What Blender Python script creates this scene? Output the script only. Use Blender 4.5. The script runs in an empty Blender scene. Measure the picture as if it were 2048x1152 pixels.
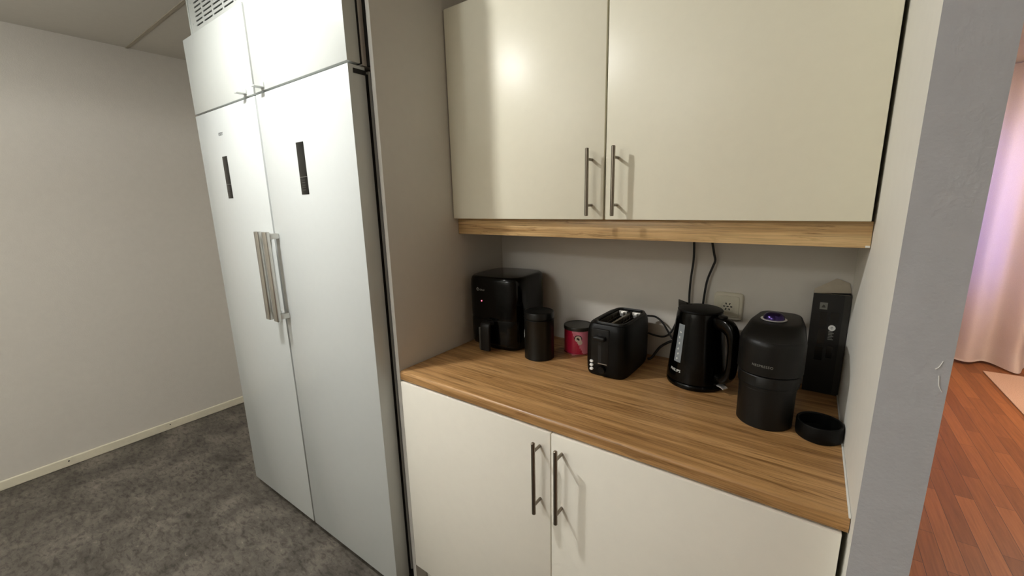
import bpy, bmesh, math, random
from mathutils import Vector, Matrix
random.seed(4)
sc = bpy.context.scene
C = sc.collection
PI = math.pi

# ------------------------------------------------------------------ materials
def lin(c):
    c = c / 255.0
    return c / 12.92 if c <= 0.04045 else ((c + 0.055) / 1.055) ** 2.4
def rgb(r, g, b):
    return (lin(r), lin(g), lin(b), 1.0)

class NT:
    def __init__(s, name):
        s.m = bpy.data.materials.new(name); s.m.use_nodes = True
        s.n = s.m.node_tree.nodes; s.l = s.m.node_tree.links
        s.p = s.n['Principled BSDF']
    def add(s, t, **kw):
        nd = s.n.new(t)
        for k, v in kw.items(): setattr(nd, k, v)
        return nd
    def link(s, a, b): s.l.new(a, b)
    def coords(s, scale=(1, 1, 1), rot=(0, 0, 0), kind='Object'):
        tc = s.add('ShaderNodeTexCoord'); mp = s.add('ShaderNodeMapping')
        mp.inputs['Scale'].default_value = scale; mp.inputs['Rotation'].default_value = rot
        s.link(tc.outputs[kind], mp.inputs['Vector']); return mp.outputs['Vector']
    def noise(s, vec, scale, detail=4, rough=.5, dist=0):
        t = s.add('ShaderNodeTexNoise'); t.inputs['Scale'].default_value = scale
        t.inputs['Detail'].default_value = detail; t.inputs['Roughness'].default_value = rough
        t.inputs['Distortion'].default_value = dist
        s.link(vec, t.inputs['Vector']); return t.outputs['Fac']
    def ramp(s, fac, stops):
        r = s.add('ShaderNodeValToRGB'); e = r.color_ramp.elements
        while len(e) < len(stops): e.new(.5)
        for el, (p, c) in zip(e, stops): el.position = p; el.color = c
        s.link(fac, r.inputs['Fac']); return r.outputs['Color']
    def mix(s, fac, a, b, mode='MIX'):
        m = s.add('ShaderNodeMix', data_type='RGBA', blend_type=mode)
        for sock, v in ((m.inputs[0], fac), (m.inputs[6], a), (m.inputs[7], b)):
            if isinstance(v, (int, float, tuple)): sock.default_value = v
            else: s.link(v, sock)
        return m.outputs[2]
    def bump(s, h, strength, dist=.001):
        b = s.add('ShaderNodeBump'); b.inputs['Strength'].default_value = strength
        b.inputs['Distance'].default_value = dist
        s.link(h, b.inputs['Height']); s.link(b.outputs['Normal'], s.p.inputs['Normal'])

def mat(name, col, rough=.5, metal=0, spec=.5, bump=None, coat=0, vary=0.03):
    t = NT(name); p = t.p
    p.inputs['Roughness'].default_value = rough; p.inputs['Metallic'].default_value = metal
    p.inputs['Specular IOR Level'].default_value = spec; p.inputs['Coat Weight'].default_value = coat
    v = t.coords()
    f = t.noise(v, 35, 3)
    d = tuple(c * (1 - vary) for c in col[:3]) + (1,); u = tuple(min(1, c * (1 + vary)) for c in col[:3]) + (1,)
    t.link(t.ramp(f, [(.3, d), (.7, u)]), p.inputs['Base Color'])
    if bump: t.bump(t.noise(t.coords(), bump[0], 3), bump[1], bump[2])
    return t.m

def emit(name, col, strength):
    t = NT(name); t.p.inputs['Base Color'].default_value = col
    t.p.inputs['Emission Color'].default_value = col; t.p.inputs['Emission Strength'].default_value = strength
    return t.m

def wood(name, light, mid, dark, grain_scale=1.0, rough=.35, seed=0.0):
    t = NT(name); p = t.p
    v = t.coords(scale=(1.6 * grain_scale, 40 * grain_scale, 40 * grain_scale))
    ad = t.add('ShaderNodeVectorMath', operation='ADD'); ad.inputs[1].default_value = (seed, seed * 2, 0)
    t.link(v, ad.inputs[0]); v = ad.outputs[0]
    a = t.noise(v, 1.0, 5, .55, .6)
    v2 = t.coords(scale=(6.0 * grain_scale, 270 * grain_scale, 270 * grain_scale))
    b = t.noise(v2, 1.0, 4, .6, .2)
    v3 = t.coords(scale=(5.0 * grain_scale, 75 * grain_scale, 75 * grain_scale))
    k = t.noise(v3, 1.0, 5, .65, 1.4)
    col = t.ramp(a, [(.28, dark), (.45, mid), (.62, light), (.8, mid)])
    fine = t.ramp(b, [(.32, (.46, .44, .42, 1)), (.56, (1, 1, 1, 1))])
    col = t.mix(.7, col, fine, 'MULTIPLY')
    streak = t.ramp(k, [(.55, (1, 1, 1, 1)), (.68, (.50, .42, .34, 1))])
    col = t.mix(.85, col, streak, 'MULTIPLY')
    t.link(col, p.inputs['Base Color'])
    p.inputs['Roughness'].default_value = rough
    t.bump(b, .08, .0006)
    return t.m

def vinyl():
    t = NT('grey_vinyl'); p = t.p
    v = t.coords()
    a = t.noise(v, 5, 8, .68, .4)
    vs = t.coords(scale=(14, 34, 1), rot=(0, 0, .5)); b = t.noise(vs, 1.6, 6, .7, .5)
    c = t.noise(v, 60, 4, .6)
    base = t.ramp(a, [(.32, rgb(74, 69, 62)), (.5, rgb(100, 94, 86)), (.68, rgb(126, 118, 108))])
    st = t.ramp(b, [(.38, (.36, .35, .34, 1)), (.52, (1, 1, 1, 1)), (.72, (1.0, 1.0, 1.0, 1))])
    col = t.mix(.75, base, st, 'MULTIPLY')
    hi = t.ramp(b, [(.62, (0, 0, 0, 1)), (.8, (1, 1, 1, 1))])
    col = t.mix(t.mix(.7, (0, 0, 0, 1), hi), col, rgb(182, 170, 154))
    g = t.ramp(c, [(.35, (.82, .82, .82, 1)), (.65, (1, 1, 1, 1))])
    col = t.mix(.6, col, g, 'MULTIPLY')
    t.link(col, p.inputs['Base Color']); p.inputs['Roughness'].default_value = .55
    p.inputs['Specular IOR Level'].default_value = .3
    t.bump(b, .12, .001)
    return t.m

def parquet():
    t = NT('parquet'); p = t.p
    v = t.coords(rot=(0, 0, PI / 2))
    br = t.add('ShaderNodeTexBrick'); br.offset = .37; br.squash = 1
    for k, val in (('Scale', 1.0), ('Mortar Size', .0012), ('Brick Width', .62), ('Row Height', .068), ('Mortar Smooth', .2), ('Bias', 0.0)):
        br.inputs[k].default_value = val
    br.inputs['Color1'].default_value = rgb(112, 66, 33); br.inputs['Color2'].default_value = rgb(144, 90, 50)
    br.inputs['Mortar'].default_value = rgb(78, 48, 32)
    t.link(v, br.inputs['Vector'])
    g = t.noise(t.coords(scale=(60, 3, 1)), 1.5, 6, .6, .4)
    gr = t.ramp(g, [(.3, (.6, .57, .54, 1)), (.65, (1, 1, 1, 1))])
    t.link(t.mix(.7, br.outputs['Color'], gr, 'MULTIPLY'), p.inputs['Base Color'])
    p.inputs['Roughness'].default_value = .5; p.inputs['Specular IOR Level'].default_value = .3
    return t.m

def curtain_mat():
    t = NT('curtain_cloth'); n = t.n
    d = t.add('ShaderNodeBsdfDiffuse'); tr = t.add('ShaderNodeBsdfTranslucent'); mx = t.add('ShaderNodeMixShader')
    w = t.noise(t.coords(scale=(260, 260, 420)), 1, 2)
    col = t.ramp(w, [(.3, rgb(226, 208, 196)), (.7, rgb(244, 230, 220))])
    t.link(col, d.inputs['Color']); tr.inputs['Color'].default_value = rgb(226, 222, 232)
    mx.inputs[0].default_value = .42
    t.link(d.outputs[0], mx.inputs[1]); t.link(tr.outputs[0], mx.inputs[2])
    t.link(mx.outputs[0], n['Material Output'].inputs['Surface'])
    return t.m

def rug_mat():
    t = NT('woven_rug'); v = t.coords(scale=(160, 420, 1))
    f = t.noise(v, 1, 3)
    t.link(t.ramp(f, [(.35, rgb(176, 144, 122)), (.65, rgb(206, 174, 150))]), t.p.inputs['Base Color'])
    t.p.inputs['Roughness'].default_value = .95; t.bump(f, .5, .003)
    return t.m

M = {}
M['wall'] = mat('wall_paint', rgb(206, 200, 189), .9, spec=.2, bump=(170, .35, .0016), vary=.015)
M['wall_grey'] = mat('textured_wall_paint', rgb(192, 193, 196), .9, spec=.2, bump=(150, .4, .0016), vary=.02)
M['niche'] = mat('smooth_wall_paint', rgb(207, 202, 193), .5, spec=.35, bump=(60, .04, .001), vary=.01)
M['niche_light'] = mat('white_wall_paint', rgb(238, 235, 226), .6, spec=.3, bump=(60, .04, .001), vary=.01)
M['ceiling'] = mat('ceiling_paint', rgb(196, 190, 178), .9, spec=.2, bump=(160, .25, .001), vary=.015)
M['joint'] = mat('ceiling_joint', rgb(160, 150, 132), .8)
M['skirting'] = mat('skirting_paint', rgb(222, 214, 190), .45)
M['nail'] = mat('nail_head', rgb(40, 36, 30), .5, metal=.5)
M['cream'] = mat('cream_door', rgb(240, 235, 214), .36, spec=.35, bump=(40, .015, .001), vary=.008)
M['cream_edge'] = mat('cream_carcass', rgb(196, 186, 158), .5)
M['lowdoor'] = mat('pale_door', rgb(244, 239, 226), .36, spec=.35, bump=(40, .015, .001), vary=.008)
M['fridge'] = mat('white_enamel', rgb(204, 208, 206), .2, spec=.5, bump=(420, .035, .0006), vary=.006)
M['white'] = mat('white_lacquer', rgb(192, 195, 190), .22, spec=.5, bump=(420, .02, .0006), vary=.006)
M['panel'] = mat('white_side_panel', rgb(212, 209, 202), .5, spec=.35, vary=.01)
M['dark'] = mat('black_gasket_and_shade', rgb(22, 20, 18), .7)
M['steel'] = mat('brushed_steel', rgb(176, 170, 160), .30, metal=1)
M['steel_dark'] = mat('satin_nickel', rgb(138, 130, 118), .32, metal=1)
M['alu'] = mat('aluminium', rgb(206, 204, 198), .28, metal=1)
M['glossblack'] = mat('gloss_black_plastic', rgb(4, 4, 3), .16, spec=.22)
M['display'] = mat('display_glass', rgb(20, 20, 18), .18, spec=.4)
M['matteblack'] = mat('matte_black_plastic', rgb(6, 6, 5), .45, spec=.18, bump=(300, .05, .0005))
M['softblack'] = mat('satin_black_plastic', rgb(17, 16, 14), .42, spec=.28)
M['lidblack'] = mat('black_plastic_lid', rgb(40, 38, 31), .4, spec=.4)
M['blacktin'] = mat('black_painted_tin', rgb(9, 9, 7), .36, spec=.35, coat=.04)
M['cord'] = mat('black_rubber', rgb(14, 13, 12), .5)
M['mark'] = mat('white_print', rgb(225, 225, 220), .5)
M['markgrey'] = mat('grey_print', rgb(120, 120, 114), .5)
M['markdim'] = mat('dim_print_and_glint', rgb(58, 58, 54), .5)
M['markdark'] = mat('dark_grey_print', rgb(70, 70, 72), .5)
M['button'] = mat('white_button', rgb(245, 245, 242), .4)
M['socket'] = mat('ivory_socket', rgb(212, 206, 186), .4)
M['gauge'] = mat('frosted_window', rgb(128, 134, 138), .3)
M['red'] = mat('red_foil', rgb(178, 28, 62), .35, coat=.2)
M['pink'] = mat('pink_foil', rgb(205, 120, 138), .35, coat=.2)
M['emblem'] = mat('cream_print', rgb(216, 200, 184), .5)
M['tinrim'] = mat('pink_metal_rim', rgb(220, 120, 140), .25, metal=.8)
M['purple'] = mat('purple_aluminium', rgb(52, 38, 84), .22, metal=.85)
M['silver'] = mat('silver_foil', rgb(235, 233, 228), .3, metal=.75)
M['card_black'] = mat('black_carton', rgb(11, 11, 10), .42)
M['card_grey'] = mat('dark_grey_carton', rgb(44, 42, 38), .5)
M['card_inner'] = mat('grey_carton_inside', rgb(190, 180, 162), .85)
M['worktop'] = wood('oak_worktop', rgb(200, 156, 104), rgb(176, 133, 83), rgb(138, 99, 58))
M['railwood'] = wood('oak_rail', rgb(222, 190, 138), rgb(208, 172, 120), rgb(186, 148, 98), seed=3.7)
M['vinyl'] = vinyl(); M['parquet'] = parquet(); M['curtain'] = curtain_mat(); M['rug'] = rug_mat()
M['led'] = emit('red_led', (1, .12, .2, 1), 3.0)
M['fillglass'] = emit('opal_fill_light', (1, .97, .90, 1), 1.2)
M['lampbody'] = mat('lamp_metal', rgb(230, 228, 222), .4)
def glass():
    t = NT('window_glass'); t.p.inputs['Transmission Weight'].default_value = 1
    t.p.inputs['Roughness'].default_value = 0; t.p.inputs['IOR'].default_value = 1.05
    return t.m
M['glass'] = glass()

# ------------------------------------------------------------------ mesh helpers
def box(bm, x0, x1, y0, y1, z0, z1, bev=0, seg=2, mi=0):
    vs = [bm.verts.new(p) for p in ((x0, y0, z0), (x1, y0, z0), (x1, y1, z0), (x0, y1, z0), (x0, y0, z1), (x1, y0, z1), (x1, y1, z1), (x0, y1, z1))]
    fs = [bm.faces.new([vs[i] for i in q]) for q in ((3, 2, 1, 0), (4, 5, 6, 7), (0, 1, 5, 4), (1, 2, 6, 5), (2, 3, 7, 6), (3, 0, 4, 7))]
    for f in fs: f.material_index = mi
    if bev:
        es = list({e for f in fs for e in f.edges})
        bmesh.ops.bevel(bm, geom=es, offset=bev, segments=seg, profile=.5, affect='EDGES')
    return bm

def loft(bm, rings, cap0=True, cap1=True, close=True):
    R = [[bm.verts.new(p) for p in r] for r in rings]
    n = len(R[0])
    for a, b in zip(R, R[1:]):
        for i in range(n if close else n - 1):
            j = (i + 1) % n
            bm.faces.new((a[i], a[j], b[j], b[i]))
    if cap0: bm.faces.new(R[0][::-1])
    if cap1: bm.faces.new(R[-1])
    return bm

def lathe(bm, prof, cx=0, cy=0, n=64, cap0=True, cap1=True):
    return loft(bm, [[(cx + r * math.cos(2 * PI * i / n), cy + r * math.sin(2 * PI * i / n), z) for i in range(n)] for r, z in prof], cap0, cap1)

def sup(w, d, e=4.0, n=72, cx=0, cy=0):
    out = []
    for i in range(n):
        t = 2 * PI * i / n; c, s = math.cos(t), math.sin(t)
        out.append((cx + w * math.copysign(abs(c) ** (2 / e), c), cy + d * math.copysign(abs(s) ** (2 / e), s)))
    return out

def spline(pts, k=10):
    P = [Vector(p) for p in pts]; P = [P[0] * 2 - P[1]] + P + [P[-1] * 2 - P[-2]]
    out = []
    for i in range(1, len(P) - 2):
        a, b, c, d = P[i - 1:i + 3]
        for s in range(k):
            t = s / k
            out.append(.5 * ((2 * b) + (c - a) * t + (2 * a - 5 * b + 4 * c - d) * t * t + (3 * b - a - 3 * c + d) * t ** 3))
    out.append(P[-2]); return out

def tube(bm, pts, r, n=10, smooth=True, k=10):
    pts = spline(pts, k) if smooth else [Vector(p) for p in pts]
    rings = []; prev = None
    for i, p in enumerate(pts):
        t = (pts[min(i + 1, len(pts) - 1)] - pts[max(i - 1, 0)]).normalized()
        if prev is None:
            u = t.orthogonal().normalized()
        else:
            u = (prev - t * prev.dot(t)).normalized()
        prev = u; v = t.cross(u)
        rings.append([p + r * (math.cos(2 * PI * j / n) * u + math.sin(2 * PI * j / n) * v) for j in range(n)])
    return loft(bm, rings)

def ribbon(bm, pts, w, th, side, k=8, bev=0):
    """rectangular section swept along pts; side = fixed width direction"""
    pts = spline(pts, k); side = Vector(side).normalized(); rings = []
    for i, p in enumerate(pts):
        t = (pts[min(i + 1, len(pts) - 1)] - pts[max(i - 1, 0)]).normalized()
        nrm = side.cross(t).normalized()
        ring = []
        for j in range(16):
            a = 2 * PI * j / 16; c, s = math.cos(a), math.sin(a)
            ring.append(p + side * (w / 2 * math.copysign(abs(c) ** .5, c)) + nrm * (th / 2 * math.copysign(abs(s) ** .5, s)))
        rings.append(ring)
    return loft(bm, rings)

def make(name, bm, m, parent=None, smooth=35, loc=None, rot=None):
    bmesh.ops.recalc_face_normals(bm, faces=bm.faces)
    me = bpy.data.meshes.new(name); bm.to_mesh(me); bm.free()
    for x in (m if isinstance(m, (list, tuple)) else [m]): me.materials.append(x)
    if smooth:
        for p in me.polygons: p.use_smooth = True
        me.set_sharp_from_angle(angle=math.radians(smooth))
    o = bpy.data.objects.new(name, me); C.objects.link(o)
    if parent: o.parent = parent
    if loc: o.location = loc
    if rot: o.rotation_euler = rot
    return o

def thing(name, label, cat, loc=(0, 0, 0), rz=0, group=None):
    o = bpy.data.objects.new(name, None); C.objects.link(o); o.empty_display_size = .05
    o.location = loc; o.rotation_euler = (0, 0, rz)
    return tag(o, label, cat, group)
def tag(o, label, cat, group=None):
    o['label'] = label; o['category'] = cat
    if group: o['group'] = group
    return o
def struct(name, bm, m, parent=None, smooth=0):
    o = make(name, bm, m, parent, smooth)
    if not parent: o['kind'] = 'structure'
    return o
def B(*a, **k): return box(bmesh.new(), *a, **k)
def new(): return bmesh.new()

def text_bm(s, size, depth=.0004, spacing=1.0):
    cu = bpy.data.curves.new('t', 'FONT'); cu.body = s; cu.size = size; cu.extrude = depth; cu.align_x = 'CENTER'; cu.align_y = 'CENTER'
    cu.space_character = spacing; cu.resolution_u = 3
    o = bpy.data.objects.new('t', cu); C.objects.link(o)
    dg = bpy.context.evaluated_depsgraph_get(); me = bpy.data.meshes.new_from_object(o.evaluated_get(dg))
    bm = bmesh.new(); bm.from_mesh(me)
    bpy.data.objects.remove(o); bpy.data.curves.remove(cu); bpy.data.meshes.remove(me)
    return bm
def remap(bm, fn):
    for v in bm.verts: v.co = Vector(fn(v.co.x, v.co.y, v.co.z))
    return bm

# ------------------------------------------------------------------ measured layout (metres)
XR, XE = 1.236, 1.3126          # partition faces
YB = .615                       # back wall
ZW, TW = .907, .0335            # worktop top, thickness
XL, ZC = -2.329, 2.434
YF = -.067                      # fridge door front
YK, XFAR, YFAR = -3.3, 5.2, 4.42

# ------------------------------------------------------------------ setting
struct('floor', B(XL - .1, 1.29, YK - .1, YB + .1, -.06, 0), M['vinyl'])
struct('floor_right', B(1.29, XFAR + .1, YK - .1, YFAR + .2, -.06, 0), M['parquet'])
struct('ceiling', B(XL - .1, XFAR + .1, YK - .1, YFAR + .2, ZC, ZC + .08), M['ceiling'])
struct('trim_1', B(XL, -1.0, .012, .026, ZC - .004, ZC), M['joint'])
struct('wall_left', B(XL - .1, XL, YK, YB, 0, ZC), M['wall'])
struct('wall_back', B(XL - .1, XR, YB, YB + .1, 0, ZC), M['niche'])
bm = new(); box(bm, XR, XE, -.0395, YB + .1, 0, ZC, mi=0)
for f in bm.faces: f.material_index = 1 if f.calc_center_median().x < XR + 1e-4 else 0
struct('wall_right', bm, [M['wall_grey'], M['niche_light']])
bm = new()
tube(bm, [(1.2960, -.0395, 1.2225), (1.2995, -.0398, 1.227), (1.3025, -.0398, 1.2363)], .0007, 6)
tube(bm, [(1.3010, -.0395, 1.2132), (1.3030, -.0398, 1.1981), (1.3075, -.0396, 1.1887)], .0007, 6)
make('scuff_mark', bm, M['mark'], bpy.data.objects['wall_right'])
struct('wall_front', B(XL - .1, XFAR + .1, YK - .1, YK, 0, ZC), M['wall'])
struct('wall_end', B(XFAR, XFAR + .1, YK, YFAR, 0, ZC), M['wall'])
struct('wall_side', B(1.16, 1.26, YB + .1, YFAR, 0, ZC), M['wall'])
# far wall with a window opening behind the curtain
WX0, WX1, WZ0, WZ1 = 1.45, 2.44, .62, 2.0
bm = new()
box(bm, 1.16, WX0, YFAR, YFAR + .15, 0, ZC); box(bm, WX1, XFAR + .1, YFAR, YFAR + .15, 0, ZC)
box(bm, WX0, WX1, YFAR, YFAR + .15, 0, WZ0); box(bm, WX0, WX1, YFAR, YFAR + .15, WZ1, ZC)
struct('wall_far', bm, M['wall'])
win = bpy.data.objects.new('window_1', None); C.objects.link(win); win['kind'] = 'structure'; win.location = ((WX0 + WX1) / 2, YFAR + .08, WZ0)
bm = new(); hw = (WX1 - WX0) / 2; hh = WZ1 - WZ0
for a in ((-hw, -hw + .06, 0, hh), (hw - .06, hw, 0, hh), (-hw + .06, hw - .06, 0, .06), (-hw + .06, hw - .06, hh - .06, hh), (-.03, .03, .06, hh - .06)):
    box(bm, a[0], a[1], -.03, .03, a[2], a[3])
struct('window_frame', bm, M['white'], win)
bm = new(); box(bm, -hw + .06, -.03, -.003, .003, .06, hh - .06); box(bm, .03, hw - .06, -.003, .003, .06, hh - .06)
struct('window_pane', bm, M['glass'], win)
# baseboard
bm = new(); box(bm, XL, XL + .012, YK, YB, 0, .055, bev=.006, seg=3)
bb = struct('baseboard_left', bm, M['skirting'])
bm = new()
for y, z in ((-.632, .034), (-.145, .036), (-.06, .046)):
    r = .0042 if z < .04 else .0014
    for a in (0,):
        loft(bm, [[(XL + .0119 + dx, y + rr * math.cos(2 * PI * i / 12), z + rr * math.sin(2 * PI * i / 12)) for i in range(12)] for dx, rr in ((0, r), (.0008, r * .8))], False, True)
make('nail', bm, M['nail'], bb)

# ------------------------------------------------------------------ handles
def bar_handle(parent, x, z0, z1, cc, y=0, r=.0055, off=.035, m='steel_dark', name='handle'):
    """vertical bar handle; door front at local y, bar stands off towards -y"""
    bm = new(); zc = (z0 + z1) / 2
    loft(bm, [[(x + rr * math.cos(2 * PI * i / 20), y - off + rr * math.sin(2 * PI * i / 20), z) for i in range(20)]
              for rr, z in ((r * .7, z0), (r, z0 + .0015), (r, z1 - .0015), (r * .7, z1))])
    for s in (-1, 1):
        z = zc + s * cc / 2
        loft(bm, [[(x + .0042 * math.cos(2 * PI * i / 16), yy, z + .0042 * math.sin(2 * PI * i / 16)) for i in range(16)] for yy in (y - off, y)])
    return make(name, bm, M[m], parent)

# ------------------------------------------------------------------ tall fridges
def fridge(name, x0, label, side, text, cat):
    w = .598; xc = x0 + w / 2
    t = thing(name, label, cat, (xc, .24, 0))
    Y = lambda y: y - .24
    h = w / 2 - .0062
    make('body', B(-h, h, Y(.006), Y(.585), .05, 1.885, bev=.004), M['fridge'], t)
    make('plinth', B(-h + .004, h - .004, Y(.02), Y(.55), .0, .05), M['dark'], t)
    make('gasket', B(-h + .006, h - .006, Y(-.008), Y(.006), .04, 1.875), M['dark'], t)
    if side > 0: make('gap_shade', B(h, -.0185 - xc, Y(.012), Y(.05), 0, 1.885), M['dark'], t)  # black strip standing in for the shade in the gap beside the panel
    bm = new(); box(bm, -h, h, Y(YF), Y(-.008), .035, 1.8915, bev=.0015, seg=2)
    d = make('door', bm, M['fridge'], t)
    # hinge recess at the top of the outer door edge
    make('hinge_cover', B(h - .004, h + .0015, Y(-.050), Y(-.006), 1.868, 1.8815), M['dark'], d)
    # display
    dx0, dx1 = (-1.0015 - xc, -.954 - xc) if side < 0 else (-.3785 - xc, -.3295 - xc)
    p = make('display', B(dx0, dx1, Y(YF - .0012), Y(YF + .001), 1.5215, 1.6995, bev=.0008), M['display'], d)
    cxd = (dx0 + dx1) / 2; bm = new(); hwid = (dx1 - dx0) / 2
    box(bm, cxd - hwid, cxd + hwid, Y(YF - .0016), Y(YF - .001), 1.581, 1.5822)
    make('divider_line', bm, M['markgrey'], p)
    bm = new()
    for i in range(5):
        z = 1.571 - i * .0085
        box(bm, cxd - hwid * .55, cxd + hwid * .3, Y(YF - .0015), Y(YF - .001), z - .0008, z + .0008)
    make('button_marks', bm, M['markdim'], p)
    # flat bar handle near the meeting edge
    hx0, hx1 = (-.686 - xc, -.652 - xc) if side < 0 else (-.6195 - xc, -.5855 - xc)
    bm = new(); box(bm, hx0, hx1, Y(YF - .053), Y(YF - .037), 1.024, 1.386, bev=.003)
    hd = make('handle', bm, M['alu'], d)
    for zz in (1.042, 1.367):
        make('bracket', B((hx0 + hx1) / 2 - .013, (hx0 + hx1) / 2 + .013, Y(YF - .038), Y(YF), zz - .011, zz + .011, bev=.003), M['alu'], hd)
    if text:
        bm = text_bm(text, .019, .0003, .92)
        make('lettering', remap(bm, lambda x, y, z: (x - .982 - xc, Y(YF - .0003) - z, y + 1.791)), M['markdark'], d)
    return t
fridge('refrigerator', -1.226, 'tall white refrigerator with small grey lettering, on the left of the pair', -1, 'OSBY', 'refrigerator')
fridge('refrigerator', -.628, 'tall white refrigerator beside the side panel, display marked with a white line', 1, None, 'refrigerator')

def over_cabinet(x0, label, side):
    w = .598; xc = x0 + w / 2; h = w / 2 - .0062
    t = thing('overhead_cabinet', label, 'cabinet', (xc, .24, 1.8975), 0, 'cabinets above the refrigerators')
    Y = lambda y: y - .24
    make('body', B(-h + .004, h - .004, Y(-.012), Y(.585), .0, .306), M['panel'], t)
    make('gasket', B(-h + .006, h - .005, Y(-.022), Y(-.012), .004, .302), M['dark'], t)
    if side > 0: make('gap_shade', B(h - .004, -.0185 - xc, Y(.004), Y(.05), 0, .306), M['dark'], t)  # dark filler painted in for the shaded gap next to the side panel
    d = make('door', B(-h, h, Y(YF), Y(-.022), .0015, .3109, bev=.0015, seg=2), M['white'], t)
    kx = h - .068 if side < 0 else -h + .062
    bm = new()
    # small folded tab: a lip under the lower edge and a stem
    box(bm, kx - .012, kx + .012, Y(YF) - .036, Y(YF) + .001, .0085, .0125, bev=.0012); box(bm, kx - .012, kx + .012, Y(YF) - .003, Y(YF) + .001, .0125, .028, bev=.0012)
    make('pull_tab', bm, M['white'], d)
over_cabinet(-1.226, 'white overhead cabinet above the lettered refrigerator, under the slotted grille', -1)
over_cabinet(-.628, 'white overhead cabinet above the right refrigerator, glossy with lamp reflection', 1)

# ventilation grille
t = thing('ventilation_grille', 'white slotted metal ventilation grille above the overhead cabinets', 'grille', (-.62, 0, 2.2094))
gx0, gx1, gz1, gy = -.598, .602, ZC - 2.2094 - .004, -.028
bm = new()
rows = [.052 + i * .0176 for i in range(8)]; sh = .0034
xs = [-.530]; x = -.530
cols = [(-.530, -.459)]; x = -.446
while x < .54: cols.append((x, min(x + .088, .545))); x += .1
zprev = 0.0
for z in rows:
    box(bm, gx0, gx1, gy, gy + .004, zprev, z - sh)
    xp = gx0
    for a, b in cols:
        box(bm, xp, a, gy, gy + .004, z - sh, z + sh); xp = b
    box(bm, xp, gx1, gy, gy + .004, z - sh, z + sh)
    zprev = z + sh
box(bm, gx0, gx1, gy, gy + .004, zprev, gz1)
make('plate', bm, M['white'], t, 0)
bm = new(); box(bm, gx0, gx0 + .012, gy - .003, gy + .0, 0, gz1)
make('edge_flange', bm, M['white'], t)
make('backing', B(gx0 + .01, gx1 - .01, gy + .014, gy + .02, 0, gz1), M['dark'], t)
for z in (.066, .145):
    bm = new()
    loft(bm, [[(gx0 + .034 + r * math.cos(2 * PI * i / 14), gy - .0002 - dy, z + r * math.sin(2 * PI * i / 14)) for i in range(14)] for dy, r in ((0, .0042), (.0015, .003))])
    make('screw', bm, M['white'], t)

# tall side panel between fridges and niche
tag(make('side_panel', B(-.018, 0, -.001, YB, 0, ZC, bev=.001), M['panel'], None, loc=None),
    'tall white side panel standing between the refrigerators and the worktop', 'panel')

# ------------------------------------------------------------------ worktop
bm = new(); prof = []
r = .009
for a in range(0, 9):  # rounded upper front edge
    th = PI / 2 * a / 8; prof.append((r - r * math.sin(th) if False else r * (1 - math.cos(PI / 2 - th)) if False else r - r * math.cos(th) , ))
prof = [(YB, ZW - TW), (.004, ZW - TW), (0, ZW - TW + .004)]
for a in range(0, 9):
    th = PI / 2 * a / 8; prof.append((r - r * math.cos(th), ZW - r + r * math.sin(th)))
prof.append((YB, ZW))
loft(bm, [[(x, y, z) for y, z in prof] for x in (.0008, XR - .0012)])
tag(make('worktop', bm, M['worktop'], None), 'oak-look laminate worktop across the niche above the base cabinets', 'worktop')
# white sealant along the right end of the worktop
tag(make('sealant_bead', B(XR - .004, XR - .0003, -.001, .60, ZW - .0005, ZW + .003, bev=.001), M['mark']), 'thin white sealant bead along worktop end by the right wall', 'sealant')

# ------------------------------------------------------------------ base cabinets
def base_cabinet(x0, x1, label, hx):
    xc = (x0 + x1) / 2
    t = thing('base_cabinet', label, 'cabinet', (xc, .3, .1), 0, 'base cabinets under the worktop')
    Y = lambda y: y - .3; Z = lambda z: z - .1
    make('body', B(x0 - xc + .003, x1 - xc - .003, Y(.020), Y(.60), 0, Z(ZW - TW - .001)), M['cream_edge'], t)
    d = make('door', B(x0 - xc, x1 - xc, Y(-.004), Y(.0155), Z(.105), Z(ZW - TW - .0035), bev=.0012), M['lowdoor'], t)
    bar_handle(d, hx - xc, Z(.631), Z(.850), .165, Y(-.004), m='steel_dark')
base_cabinet(.0045, .6105, 'pale base cabinet under the worktop next to the tall side panel', .578)
base_cabinet(.6135, 1.2265, 'pale base cabinet under the worktop next to the right wall', .6465)
tag(make('plinth_board', B(.003, XR - .003, .05, .066, 0, .098), M['lowdoor']), 'pale plinth board at the floor below the base cabinets', 'plinth')
# ------------------------------------------------------------------ wall cabinets
def wall_cabinet(x0, x1, label, hx):
    xc = (x0 + x1) / 2; zb = 1.4208
    t = thing('wall_cabinet', label, 'cabinet', (xc, .45, zb), 0, 'wall cabinets over the worktop')
    Y = lambda y: y - .45
    make('body', B(x0 - xc + .002, x1 - xc - .0015, Y(.330), Y(YB - .001), .0015, .716), M['cream_edge'], t)
    make('gasket', B(x0 - xc + .012, x1 - xc - .012, Y(.3265), Y(.330), .008, .71), M['dark'], t)
    d = make('door', B(x0 - xc, x1 - xc, Y(.308), Y(.3265), 0, .718, bev=.0015), M['cream'], t)
    bar_handle(d, hx - xc, 1.433 - zb, 1.6265 - zb, .132, Y(.308), m='steel_dark')
wall_cabinet(.004, .6125, 'cream wall cabinet over the worktop, the left one beside the tall panel', .5747)
wall_cabinet(.6185, 1.228, 'cream wall cabinet over the worktop, the right one beside the grey wall', .6545)
rl = make('light_rail', B(.0012, XR - .0012, .335, .353, 1.3606, 1.4195, bev=.001), M['railwood'])
tag(rl, 'oak-look light rail running under the cream wall cabinets', 'rail')
bm = new(); box(bm, XR - .010, XR - .0015, .3335, .3352, 1.3615, 1.366, bev=.0006)
make('worn_corner', bm, M['mark'], rl)
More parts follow.
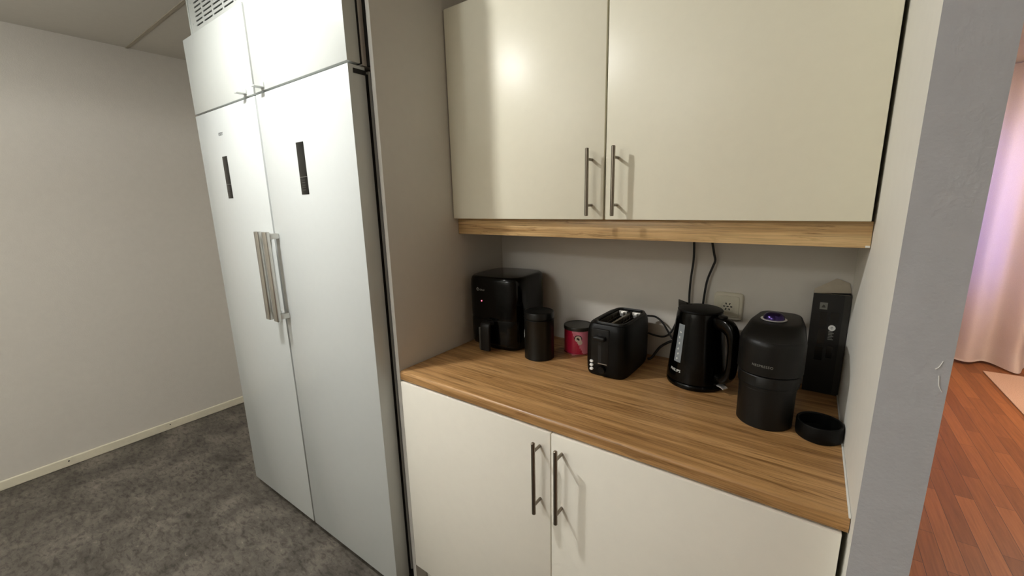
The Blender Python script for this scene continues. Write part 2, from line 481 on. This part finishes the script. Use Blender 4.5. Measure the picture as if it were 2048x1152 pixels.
tag(make('cabinet_base_board', B(.0015, XR - .0015, .3535, YB - .001, 1.402, 1.4195), M['cream_edge']), 'cream board under the wall cabinets behind the light rail', 'board')

# ------------------------------------------------------------------ wall socket
t = thing('wall_socket', 'ivory wall socket on the niche wall behind the kettle', 'socket', (.927, YB, 1.128))
bm = new()
def rrect(w, h, e, y, n=48): return [(px, y, pz) for px, pz in sup(w, h, e, n)]
loft(bm, [rrect(.043, .045, 9, 0), rrect(.043, .045, 9, -.007), rrect(.040, .042, 9, -.010), rrect(.033, .035, 9, -.0105), rrect(.032, .034, 9, -.013)])
make('frame', bm, M['socket'], t)
bm = new()
loft(bm, [[(r * math.cos(2 * PI * i / 40), y, r * math.sin(2 * PI * i / 40)) for i in range(40)] for r, y in ((.0225, -.0125), (.0225, -.0142), (.019, -.0142), (.0185, -.0132))])
make('socket_face', bm, M['socket'], t)
bm = new()
for k in range(6):
    a = PI / 6 + k * PI / 3 + .5; c, s = math.cos(a), math.sin(a)
    ring = []
    for (u, v) in ((.0075, -.0016), (.0135, -.0016), (.0135, .0016), (.0075, .0016)):
        ring.append((u * c - v * s, u * s + v * c))
    loft(bm, [[(px, -.0130, pz) for px, pz in ring], [(px, -.0148, pz) for px, pz in ring]])
box(bm, -.003, .003, -.0148, -.013, -.0015, .0015)
make('contact_slots', bm, M['dark'], t)

# ------------------------------------------------------------------ air fryer
t = thing('air_fryer', 'glossy black air fryer with red power light in the left corner', 'air fryer', (.1415, .458, ZW), .07)
hwf, hdf, H = .121, .124, .286
bm = new()
rings = []
for z, s in ((0, .80), (.006, .86), (.02, .90), (.05, .95), (.09, .98), (.14, .995), (.2, 1.0), (.255, 1.0), (.276, .99), (.286, .965), (.291, .92), (.292, .86)):
    rings.append([(x, y, z) for x, y in sup(hwf * s, hdf * s, 4.6)])
loft(bm, rings)
make('body', bm, M['glossblack'], t)
bm = new()
def front_y(x, s=1.0, e=4.6):   # y of the front face of the body at x
    return -hdf * s * (1 - min(1, abs(x / (hwf * s))) ** e) ** (1 / e)
bm = new()
xs = [-.108 + i * .216 / 24 for i in range(25)]
loft(bm, [[(x, front_y(x, .985) - d, z) for x in xs] + [(x, front_y(x, .985) + .004, z) for x in xs[::-1]] for z, d in ((.020, -.006), (.030, .0015), (.118, .0035), (.126, .002), (.127, -.002))])
make('basket_front', bm, M['glossblack'], t)
bm = new()
ribbon(bm, [(-.008, front_y(0) + .004, .112), (-.008, front_y(0) - .018, .116), (-.008, front_y(0) - .030, .108), (-.008, front_y(0) - .034, .07), (-.008, front_y(0) - .034, .012)], .044, .016, (1, 0, 0), 8)
make('handle', bm, M['softblack'], t)
bm = new()
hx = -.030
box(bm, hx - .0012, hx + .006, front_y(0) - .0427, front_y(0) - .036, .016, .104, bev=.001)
make('handle_highlight', bm, M['markdim'], t)  # paler strip painting the highlight on the handle's left edge
bm = new(); loft(bm, [[(-.043 + r * math.cos(2 * PI * i / 14), front_y(-.043) - y, .197 + r * math.sin(2 * PI * i / 14)) for i in range(14)] for r, y in ((.0026, -.001), (.0026, .0006), (.0018, .0012))])
make('power_light', bm, M['led'], t)
bm = new()
def ringmark(bm, cx, cz, r0, r1, yf, n=28, a0=0, a1=2 * PI):
    P = []
    for i in range(n + 1):
        a = a0 + (a1 - a0) * i / n; P.append((math.cos(a), math.sin(a)))
    for (c, s), (c2, s2) in zip(P, P[1:]):
        q = [(cx + r0 * c, cz + r0 * s), (cx + r1 * c, cz + r1 * s), (cx + r1 * c2, cz + r1 * s2), (cx + r0 * c2, cz + r0 * s2)]
        bm.faces.new([bm.verts.new((x, yf(x), z)) for x, z in q])
yl = lambda x: front_y(x) - .0008
ringmark(bm, -.060, .2425, .0030, .0062, yl, a0=.4, a1=2 * PI - .4)
for i, (cx, wd) in enumerate(((-.047, .004), (-.039, .004), (-.031, .0035))):
    ringmark(bm, cx, .2410, .0014, .0034, yl, a0=.5 + i, a1=5.6 + i)
make('emblem', bm, M['markgrey'], t, 0)

# ------------------------------------------------------------------ black tin and red tin
t = thing('canister', 'tall round black tin canister with lid before the air fryer', 'canister', (.3395, .3797, ZW))
bm = new(); R = .0555
lathe(bm, [(R - .003, 0), (R, .002), (R, .004), (R - .0006, .006), (R - .0006, .146), (R, .148), (R, .150), (R - .004, .153), (R - .004, .158)])
make('body', bm, M['blacktin'], t)
bm = new(); lathe(bm, [(R - .0035, .1545), (R + .0004, .1555), (R + .0006, .158), (R - .0004, .162), (R - .0004, .174), (R - .0016, .1775), (R - .005, .179), (R - .008, .1775), (R - .012, .1765)])
make('lid', bm, M['blacktin'], t)
bm = new(); a0 = math.radians(223)
for k, (dz, dr) in enumerate(((0, .0035), (.008, .0045), (.0165, .003), (.023, .0025))):
    def f(u, v): return ((R + .0004) * math.cos(a0 + u / R), (R + .0004) * math.sin(a0 + u / R), .083 + dz + v)
    n = 14
    for i in range(n):
        b0, b1 = 2 * PI * i / n, 2 * PI * (i + 1) / n
        q = [f(dr * c * math.cos(b) , dr * 1.4 * c * math.sin(b)) for b, c in ((b0, .5), (b0, 1), (b1, 1), (b1, .5))]
        bm.faces.new([bm.verts.new(p) for p in q])
make('script_mark', bm, M['mark'], t, 0)

t = thing('tin', 'small red and pink tin with black lid beside the toaster', 'tin', (.434, .5145, ZW))
R = .0545; Hh = .096
bm = new()
n = 72
va = math.radians(-59)      # direction facing the camera
def rad(z): return R if .004 < z < Hh - .002 else R
rowsz = [0.004] + [.004 + (Hh - .004) * i / 24 for i in range(1, 25)]
grid = [[bm.verts.new((R * math.cos(2 * PI * i / n), R * math.sin(2 * PI * i / n), z)) for i in range(n)] for z in rowsz]
for a in range(24):
    for i in range(n):
        f = bm.faces.new((grid[a][i], grid[a][(i + 1) % n], grid[a + 1][(i + 1) % n], grid[a + 1][i]))
        ang = ((2 * PI * (i + .5) / n - va + PI) % (2 * PI)) - PI
        zz = (rowsz[a] + rowsz[a + 1]) / 2
        f.material_index = 1 if ang > -.62 + (Hh - zz) * 9.5 and ang < 2.6 else 0
make('body', bm, [M['red'], M['pink']], t)
bm = new(); lathe(bm, [(R - .002, 0), (R + .0012, .001), (R + .0012, .0035), (R, .0045)])
make('base_rim', bm, M['tinrim'], t)
bm = new(); lathe(bm, [(R, Hh - .004), (R + .002, Hh - .003), (R + .0022, Hh + .006), (R + .001, Hh + .010), (R - .004, Hh + .0105), (R - .006, Hh + .0085), (R - .02, Hh + .008)])
make('lid', bm, M['lidblack'], t)
def tinmap(u, v, e=.0004): return ((R + e) * math.cos(va + u / R), (R + e) * math.sin(va + u / R), v)
def disc(bm, cu, cv, r0, r1, fn, a0=0, a1=2 * PI, n=28):
    for i in range(n):
        b0, b1 = a0 + (a1 - a0) * i / n, a0 + (a1 - a0) * (i + 1) / n
        q = [fn(cu + r * math.cos(b), cv + r * math.sin(b)) for r, b in ((r0, b0), (r1, b0), (r1, b1), (r0, b1))]
        bm.faces.new([bm.verts.new(p) for p in q])
    return bm
bm = new(); disc(bm, -.006, .064, .001, .0125, lambda u, v: tinmap(u, v, .0004)); disc(bm, .001, .050, .001, .009, lambda u, v: tinmap(u, v, .0004))
em = make('emblem', bm, M['emblem'], t, 0)
bm = new(); disc(bm, -.006, .064, .0115, .0145, lambda u, v: tinmap(u, v, .0007), -.15, PI + .15); disc(bm, -.0075, .0645, .0004, .0042, lambda u, v: tinmap(u, v, .0007)); disc(bm, -.0035, .0615, .0004, .0034, lambda u, v: tinmap(u, v, .0007))
make('emblem_print', bm, M['dark'], em, 0)

# ------------------------------------------------------------------ toaster
t = thing('toaster', 'black two-slot toaster with three white buttons', 'toaster', (.6185, .452, ZW), -.02)
bm = new(); TWd, TD = .0725, .124
rings = []
for z, s in ((.0, .93), (.006, .965), (.02, .99), (.05, 1.0), (.13, .995), (.155, .975), (.168, .94), (.176, .885), (.1775, .84)):
    rings.append([(x, y, z) for x, y in sup(TWd * s, TD * (s if z < .1 else 1 - (1 - s) * .75), 5.5)])
for wq, dq, z in ((.050, .102, .1775), (.0475, .0995, .1765), (.0470, .099, .135)):
    rings.append([(x + .006, y, z) for x, y in sup(wq, dq, 6)])
loft(bm, rings)
make('body', bm, M['matteblack'], t)
# raised rim with the well inside
bm = new()
def rr(w, d, z, e=6): return [(x + .006, y + .0, z) for x, y in sup(w, d, e, 64)]
loft(bm, [rr(.056, .108, .170), rr(.056, .108, .180), rr(.054, .106, .1835), rr(.050, .102, .1835), rr(.0475, .0995, .180), rr(.0475, .0995, .1785)], False, False)
make('rim', bm, M['softblack'], t)
bm = new(); loft(bm, [rr(.0468, .0988, .1352), rr(.0468, .0988, .138)])
wl = make('slot_floor', bm, M['dark'], t)
bm = new()
box(bm, .006 - .0045, .006 + .0045, -.098, .098, .138, .1745, bev=.0008)
make('slot_divider', bm, M['steel_dark'], t)
for sx in (-1, 1):
    bm = new(); box(bm, .006 + sx * .0445 - .0014, .006 + sx * .0445 + .0014, -.094, .094, .150, .1755)
    make('slot_edge', bm, M['steel'], t)
    cx = .006 + sx * .0245
    bm = new()
    box(bm, cx - .016, cx + .014, .080, .093, .165, .1765, bev=.001)
    box(bm, cx - .007, cx + .005, .068, .078, .160, .1745, bev=.001)
    make('bread_guide', bm, M['silver'], t)
    bm = new()
    for q in range(7): box(bm, cx - .012, cx - .0108, -.085 + q * .026, -.0835 + q * .026, .138, .172)
    box(bm, cx - .012, cx - .0108, -.09, .09, .160, .1615)
    make('wire_cage', bm, M['steel_dark'], t)
fy = -TD
bm = new(); box(bm, -.044, .018, fy - .001, fy + .012, .040, .164, bev=.003)
pl = make('lever_panel', bm, M['softblack'], t)
bm = new(); box(bm, -.018, -.006, fy - .0018, fy, .052, .150)
make('lever_slot', bm, M['dark'], pl)
bm = new(); box(bm, -.030, .010, fy - .020, fy - .001, .128, .142, bev=.004, seg=3)
make('lever', bm, M['softblack'], t)
bm = new(); box(bm, -.018, .014, fy - .004, fy - .0005, .046, .0485, bev=.0006)
make('lever_stop', bm, M['steel'], pl)
for i, z in enumerate((.0505, .037, .0235)):
    bm = new(); loft(bm, [[(-.0405 + px, fy + .0008 - dy, z + pz) for px, pz in sup(.0062 * s, .0042 * s, 2.6, 24)] for s, dy in ((1, -.004), (1, .004), (.8, .006))])
    make('button', bm, M['button'], t)
bm = new(); loft(bm, [[(-.004 + r * math.cos(2 * PI * i / 32), fy - y, .028 + r * math.sin(2 * PI * i / 32)) for i in range(32)] for r, y in ((.0135, -.002), (.0135, .008), (.012, .0105))])
make('browning_dial', bm, M['glossblack'], t)
# cords behind toaster belong to appliances
def cord(name, label, pts, r=.0034, head=None):
    o = make(name, tube(new(), pts, r), M['cord'])
    tag(o, label, 'cord', None)
    return o
cord('power_cord', 'black power cord hanging straight from the light rail to behind the kettle',
     [(.807, .598, 1.4015), (.810, .598, 1.36), (.8135, .598, 1.31), (.814, .598, 1.27), (.809, .598, 1.20), (.809, .598, 1.13), (.82, .595, 1.06), (.84, .59, 1.0)], .0036)
bm = new(); lathe(bm, [(.004, 1.335), (.007, 1.345), (.0085, 1.36), (.0085, 1.385)], .808, .598, 16)
make('strain_relief', bm, M['cord'], bpy.data.objects['power_cord'])
cord('power_cord', 'black power cord with a sharp kink hanging from the light rail behind the kettle',
     [(.845, .598, 1.4015), (.856, .598, 1.365), (.866, .598, 1.34), (.875, .598, 1.30), (.880, .598, 1.277), (.874, .598, 1.255), (.862, .598, 1.215), (.856, .598, 1.17), (.853, .598, 1.10), (.862, .594, 1.03)], .0036)
cord('power_cord', 'black cord arching out of the toaster back and down behind the kettle',
     [(.672, .585, 1.064), (.700, .592, 1.062), (.725, .592, 1.045), (.748, .592, 1.012), (.765, .590, .99), (.80, .588, .96)], .0034)
cord('power_cord', 'black cord looping low from the toaster and rising behind the kettle spout',
     [(.672, .592, .998), (.705, .598, .990), (.735, .598, .993), (.757, .598, 1.015), (.772, .598, 1.055), (.79, .596, 1.09), (.815, .592, 1.10)], .0034)
cord('power_cord', 'thick black cord lying from toaster foot to the kettle base',
     [(.690, .555, ZW + .0046), (.703, .560, ZW + .012), (.722, .578, ZW + .045), (.742, .588, .970), (.765, .59, .982), (.80, .585, .98)], .0045)

# ------------------------------------------------------------------ kettle
KX, KY = .872, .4609
t = thing('kettle', 'black plastic electric kettle with white water gauge and lettering', 'kettle', (KX, KY, ZW))
def kr(z): # body radius
    return .0865 - (.0865 - .0665) * ((z - .022) / (.222 - .022))
bm = new(); lathe(bm, [(.078, 0), (.0845, .002), (.0865, .006), (.0865, .013), (.084, .017), (.080, .018)])
make('power_base', bm, M['glossblack'], t)
bm = new()
rings = []; sa = math.radians(150); ha = math.radians(-31)
N = 96
for z, dr in ((.019, -.003), (.021, 0), (.05, 0), (.10, 0), (.15, 0), (.19, 0), (.214, 0), (.226, -.0008), (.233, -.002), (.2345, -.004)):
    ring = []
    for i in range(N):
        a = 2 * PI * i / N; r0 = kr(z) + dr
        d = ((a - sa + PI) % (2 * PI)) - PI
        sp = max(0, 1 - abs(d) / .42); zt = max(0, (z - .165) / .07)
        r0 += .026 * (sp ** 1.3) * zt ** 1.3
        zz = z + (.016 * sp * max(0, (z - .20) / .035) if z > .2 else 0)
        ring.append((r0 * math.cos(a), r0 * math.sin(a), zz))
    rings.append(ring)
loft(bm, rings)
make('body', bm, M['glossblack'], t)
bm = new(); lathe(bm, [(.0640, .2335), (.0645, .2365), (.062, .2395), (.050, .2425), (.03, .244), (.01, .2445)])
make('lid', bm, M['matteblack'], t)
# handle, in the vertical plane through angle ha
hc, hs = math.cos(ha), math.sin(ha)
def hp(r, z): return (r * hc, r * hs, z)
bm = new()
prof = [(.058, .212, .036), (.082, .211, .040), (.102, .206, .040), (.117, .190, .031), (.1235, .160, .022), (.1245, .12, .021), (.123, .085, .022), (.115, .060, .027), (.100, .046, .028), (.086, .044, .026), (.074, .046, .024)]
P4 = spline([(a, b, c) for a, b, c in prof], 8); side = Vector((-hs, hc, 0)); rings = []
for k, p in enumerate(P4):
    q0, q1 = P4[max(k - 1, 0)], P4[min(k + 1, len(P4) - 1)]
    tg = Vector(((q1.x - q0.x) * hc, (q1.x - q0.x) * hs, q1.y - q0.y)).normalized(); nr = side.cross(tg).normalized()
    ring = []
    for jj in range(20):
        aa = 2 * PI * jj / 20; cc_, ss_ = math.cos(aa), math.sin(aa)
        ring.append(Vector(hp(p.x, p.y)) + side * (.017 * math.copysign(abs(cc_) ** .6, cc_)) + nr * (p.z / 2 * math.copysign(abs(ss_) ** .6, ss_)))
    rings.append(ring)
loft(bm, rings)
make('handle', bm, M['glossblack'], t)
bm = new()
ribbon(bm, [hp(.070, .022), hp(.098, .0225), hp(.110, .019)], .020, .005, (-hs, hc, 0), 5)
make('switch_lever', bm, M['silver'], t)
bm = new(); lathe(bm, [(.012, .228), (.013, .2335), (.011, .235), (.003, .2355)], .082 * hc, .082 * hs, 24)
make('lid_catch', bm, M['softblack'], t)
ga = math.radians(-122)
def kmap(u, z, e=.0008): 
    r0 = kr(z) + e; return (r0 * math.cos(ga + u / .076), r0 * math.sin(ga + u / .076), z)
bm = new()
nz, nu = 12, 6; g = [[bm.verts.new(kmap(-.012 + .024 * j / nu, .080 + .118 * i / nz)) for j in range(nu + 1)] for i in range(nz + 1)]
for i in range(nz):
    for j in range(nu): bm.faces.new((g[i][j], g[i][j + 1], g[i + 1][j + 1], g[i + 1][j]))
gw = make('water_gauge', bm, M['gauge'], t)
bm = new()
for k, z in enumerate((.090, .106, .121, .139, .157, .174)):
    disc(bm, -.001 + .002 * (k % 2), z, .0008, .0032, lambda u, v: kmap(u, v, .0013), .3 * k, 4.6 + .3 * k, 14)
make('gauge_marks', bm, M['mark'], gw, 0)
bm = text_bm('PHILIPS', .0125, .0002, 1.0)
la = math.radians(-124)
make('lettering', remap(bm, lambda x, y, z: ((kr(.055 + y) + .0007 + z) * math.cos(la + x / .083), (kr(.055 + y) + .0007 + z) * math.sin(la + x / .083), .053 + y)), M['mark'], t, 0)

# ------------------------------------------------------------------ coffee machine
t = thing('coffee_machine', 'matte black capsule coffee machine beside the kettle', 'coffee machine', (1.0725, .325, ZW), -.05)
def stad(r, yb, z, cy=0, e=2.0, n=40, rb=.03, tp=.80):
    """front semicircle radius r centred at (0,cy), straight sides to yb with rounded back corners"""
    P = [(r * math.cos(PI + PI * i / n), cy + r * math.sin(PI + PI * i / n)) for i in range(n + 1)]
    rb = min(rb, r * .8)
    P += [(r - rb + rb * math.cos(PI / 2 * i / 8), yb - rb + rb * math.sin(PI / 2 * i / 8)) for i in range(9)]
    P += [(-r + rb + rb * math.cos(PI / 2 + PI / 2 * i / 8), yb - rb + rb * math.sin(PI / 2 + PI / 2 * i / 8)) for i in range(9)]
    return [(x * (1 if y < cy else 1 - (1 - tp) * (y - cy) / (yb - cy)), y, z) for x, y in P]
bm = new(); loft(bm, [stad(.0605, .17, 0, -.016), stad(.063, .17, .003, -.016), stad(.0635, .17, .08, -.014), stad(.0645, .17, .108, -.012)])
make('base_column', bm, M['softblack'], t)
bm = new(); loft(bm, [stad(.064, .172, .100, -.013), stad(.0685, .172, .104, -.005), stad(.0705, .172, .133, -.002), stad(.069, .172, .135, -.002)])
make('band', bm, M['softblack'], t)
bm = new(); loft(bm, [stad(.070, .175, .1365, 0), stad(.0735, .175, .139, 0), stad(.0735, .175, .212, 0), stad(.0725, .175, .220, .0), stad(.070, .174, .225, .002)])
make('head', bm, M['softblack'], t)
bm = new(); loft(bm, [stad(.0695, .173, .2245, .002), stad(.0685, .172, .229, .005), stad(.0635, .165, .239, .022), stad(.0590, .158, .2490, .040), stad(.056, .153, .2525, .048), stad(.051, .148, .2535, .054)])
ld = make('lid', bm, M['softblack'], t)
bm = new(); n = 36
loft(bm, [[(.0 + r * math.cos(2 * PI * i / n), .012 + r * math.sin(2 * PI * i / n) * .9, z + .35 * r * math.sin(2 * PI * i / n)) for i in range(n)] for r, z in ((.021, .236), (.021, .2405), (.018, .2415), (.008, .2405), (.007, .2395))])
make('brew_button', bm, M['softblack'], ld)
bm = text_bm('NESPRESSO', .0088, .0002, 1.08)
make('lettering', remap(bm, lambda x, y, z: ((.0737 + z) * math.cos(-PI / 2 - .12 + x / .0737), (.0737 + z) * math.sin(-PI / 2 - .12 + x / .0737), .164 + y)), M['markgrey'], t, 0)
# capsule on top
t = thing('coffee_capsule', 'purple foil coffee capsule with silver rim on the coffee machine lid', 'capsule', (1.068, .376, ZW + .2537))
bm = new(); lathe(bm, [(.020, 0), (.0285, .0005), (.0300, .0016), (.0300, .0028), (.0285, .0034), (.0245, .0036)], n=56)
make('rim', bm, M['silver'], t)
bm = new(); lathe(bm, [(.0248, .0034), (.0243, .007), (.0225, .012), (.0185, .0165), (.012, .0195), (.005, .0206)], n=56)
make('dome', bm, M['purple'], t)

# ------------------------------------------------------------------ round tray
t = tag(make('cup_support', lathe(new(), [(.043, 0), (.0465, .003), (.0475, .010), (.0475, .038), (.0465, .0405), (.044, .041), (.0415, .039), (.041, .012), (.036, .0095), (.012, .0085)]), M['matteblack'], None, loc=(1.1878, .2905, ZW)),
        'low round black cup support on the worktop against the right wall', 'cup support')

# ------------------------------------------------------------------ carton
t = thing('carton', 'tall thin black carton with open flap in the right corner', 'box', (1.19, .588, ZW))
bm = new()
x0, x1, y0, y1, h = -.041, .0445, -.018, .0225, .297
th = .0012
box(bm, x0, x1, y0, y0 + th, 0, h); box(bm, x0, x1, y1 - th, y1, 0, h); box(bm, x0, x0 + th, y0 + th, y1 - th, 0, h); box(bm, x1 - th, x1, y0 + th, y1 - th, 0, h); box(bm, x0 + th, x1 - th, y0 + th, y1 - th, 0, th)
make('sleeve', bm, M['card_black'], t, 0)
make('edge_panel', B(.0300, x1, y0 - .0005, y0, .0, h), M['card_grey'], t, 0)
make('inner_tray', B(x0 + .002, x1 - .002, y0 + .002, y1 - .002, .002, h - .006), M['card_inner'], t, 0)
bm = new()
v = [(x0, y0 + .002, h), (x0, y0 + .004, h + .012), (.008, y1 - .002, h + .040), (x1 - .006, y1 - .001, h + .028), (x1, y1 - .001, h)]
loft(bm, [v, [(a + .0004, b + .0012, c) for a, b, c in v]])
make('flap', bm, M['card_inner'], t, 0)
bm = new(); yy = y0 - .0006
def quad(bm, a, b, z0, z1): bm.faces.new([bm.verts.new(p) for p in ((a, yy, z0), (b, yy, z0), (b, yy, z1), (a, yy, z1))])
quad(bm, -.024, -.006, .252, .272)
make('white_label', bm, M['markgrey'], t, 0)
bm = new(); yy = y0 - .0009; bm.faces.new([bm.verts.new(p) for p in ((-.020, yy, .2575), (-.010, yy, .2575), (-.0125, yy, .264), (-.016, yy, .266))]); yy = y0 - .0006
make('label_print', bm, M['markdim'], t, 0)
bm = new(); disc(bm, .010, .200, .0032, .0085, lambda u, v: (u, yy, v))
quad(bm, .0075, .0125, .1985, .2015)
make('round_logo', bm, M['mark'], t, 0)
bm = new()
for i in range(6):
    quad(bm, .0035, .013 + .003 * (i % 2), .188 - i * .0046, .1905 - i * .0046)
make('small_print', bm, M['markgrey'], t, 0)
bm = new()
for a, b, c, d in ((-.020, -.004, .205, .245), (.004, .022, .212, .245), (-.020, -.003, .150, .195), (.004, .018, .110, .145), (-.022, -.004, .10, .14)):
    quad(bm, a, b, c, d)
make('picture_panels', bm, M['display'], t, 0)

# ------------------------------------------------------------------ living room
bm = new()
nx, nz = 420, 60
cx0, cx1 = 1.30, 3.9
def cfold(x, z):
    s = 1 - z / 2.42
    amp = .055 + .05 * s
    f = .35 * math.sin(x * 19 + .6 * math.sin(x * 5)) + .55 * math.sin(x * 38 + 1.7 + s * .8 + 1.9 * math.sin(x * 6.5)) + .2 * math.sin(x * 9.0 + s * 1.3 + .4)
    y = 4.22 + amp * f
    if z < .22:
        k = (1 - z / .22) ** 2
        y += -.05 * k + .035 * k * math.sin(x * 13 + 2) 
    return y
R = []
for j in range(nz + 1):
    z = 2.415 * (j / nz) ** 1.25 + .0125
    row = []
    for i in range(nx + 1):
        x = cx0 + (cx1 - cx0) * i / nx
        row.append(bm.verts.new((x + .02 * math.sin(x * 7 + (1 - z / 2.4) * 2.2), cfold(x, z), z + (.010 * (1 + math.sin(x * 11 + 1)) if j == 0 else 0))))
    R.append(row)
for j in range(nz):
    for i in range(nx): bm.faces.new((R[j][i], R[j][i + 1], R[j + 1][i + 1], R[j + 1][i]))
tag(make('curtain', bm, M['curtain'], None, 180), 'floor-length pale pink curtain hanging over the window in the next room', 'curtain')
bm = new(); box(bm, 2.402, 4.6, 1.6, 4.02, 0, .009, bev=.003)
tag(make('rug', bm, M['rug']), 'pale beige woven rug on the parquet before the curtain', 'rug')

# ------------------------------------------------------------------ lamps
def lamp_light(name, typ, loc, power, col, **kw):
    l = bpy.data.lights.new(name, typ); l.energy = power; l.color = col
    for k, v in kw.items(): setattr(l, k, v)
    o = bpy.data.objects.new(name, l); C.objects.link(o); o.location = loc; return o

# kitchen ceiling lamp with a shallow shade, over the floor before the fridges
LX, LY, LZ = -.45, -.68, 2.405
t = thing('ceiling_lamp', 'round white ceiling lamp with shallow shade above the floor before the refrigerators', 'lamp', (LX, LY, ZC))
bm = new(); lathe(bm, [(.045, 0), (.045, -.012), (.10, -.016), (.17, -.036), (.20, -.062), (.198, -.063), (.168, -.038), (.10, -.019), (.02, -.018)], n=56)
make('lamp_shade', bm, M['lampbody'], t)
lamp_light('lamp_bulb', 'POINT', (LX, LY, LZ - .012), 24.5, (1, 1, .985), shadow_soft_size=.035)
lamp_light('lamp_down_fill', 'AREA', (LX, LY, LZ - .004), 10, (1, 1, .985), shape='DISK', size=.12)  # extra light added to the lamp to lift the lower fronts
# added uplighter, unseen behind the camera: fill light washing the ceiling and walls
UX, UY = -.7, -2.5
t = thing('added_uplight', 'added grey uplighter behind the viewer, fill light for the kitchen', 'lamp', (UX, UY, 0))
bm = new(); lathe(bm, [(.14, 0), (.14, .015), (.13, .022), (.012, .026), (.012, 1.42), (.03, 1.43)], n=40); make('stand', bm, M['lampbody'], t)
bm = new(); lathe(bm, [(.03, 1.425), (.12, 1.45), (.20, 1.51), (.198, 1.512), (.118, 1.456), (.03, 1.434)], n=40, cap0=False, cap1=False); make('bowl_shade', bm, M['lampbody'], t)
o = lamp_light('uplight_fill', 'AREA', (UX, UY, 1.50), 52, (.93, .98, 1), shape='DISK', size=.3); o.rotation_euler = (PI, 0, 0)
t = thing('ceiling_lamp', 'added opal fill light at the kitchen ceiling behind the viewer', 'lamp', (-.2, -2.5, ZC))  # added unseen fill light that brightens the room from behind the camera
bm = new(); lathe(bm, [(.26, 0), (.26, -.02), (.25, -.02)], n=48, cap1=False); make('lamp_body', bm, M['lampbody'], t)
bm = new(); lathe(bm, [(.25, -.018), (.245, -.035), (.2, -.05), (.1, -.056), (.02, -.058)], n=48, cap0=False); make('lamp_shade', bm, M['fillglass'], t)
lamp_light('ceiling_fill', 'AREA', (-.2, -2.5, ZC - .065), 16, (.96, .985, 1), shape='DISK', size=.5)
# living room lamp: warm
t = thing('ceiling_lamp', 'warm pendant lamp in the next room before the curtain', 'lamp', (2.95, 2.8, ZC))
bm = new(); lathe(bm, [(.04, 0), (.04, -.02), (.006, -.025), (.006, -.25), (.03, -.26)], n=24); make('lamp_body', bm, M['lampbody'], t)
bm = new(); lathe(bm, [(.04, -.25), (.15, -.30), (.19, -.40)], n=40, cap0=False, cap1=False); make('lamp_shade', bm, M['lampbody'], t)
lamp_light('pendant_bulb', 'POINT', (2.95, 2.8, ZC - .42), 118, (1, .80, .64), shadow_soft_size=.06)

w = bpy.data.worlds.new('dusk'); sc.world = w; w.use_nodes = True
bg = w.node_tree.nodes['Background']; bg.inputs[0].default_value = (.10, .18, 1.0, 1); bg.inputs[1].default_value = 3.2

# ------------------------------------------------------------------ camera
cyaw, cpit, crol, F = .6249, -.2072, -.0237, 830.68
c, s = math.cos(cyaw), math.sin(cyaw); cp, spn = math.cos(cpit), math.sin(cpit)
fwd = Vector((-s * cp, c * cp, spn)); rt = Vector((c, s, 0)); up = rt.cross(fwd)
r2 = math.cos(crol) * rt + math.sin(crol) * up; u2 = -math.sin(crol) * rt + math.cos(crol) * up
cam = bpy.data.cameras.new('camera'); co = bpy.data.objects.new('camera', cam); C.objects.link(co)
co.matrix_world = Matrix(((r2.x, u2.x, -fwd.x, 1.1247), (r2.y, u2.y, -fwd.y, -.8751), (r2.z, u2.z, -fwd.z, 1.4827), (0, 0, 0, 1)))
cam.sensor_width = 36; cam.lens = F / 2048 * 36; cam.clip_start = .02
sc.camera = co
sc.view_settings.view_transform = 'Standard'; sc.view_settings.look = 'None'
sc.view_settings.exposure = 0.18; sc.view_settings.gamma = 1; sc.view_settings.use_curve_mapping = False
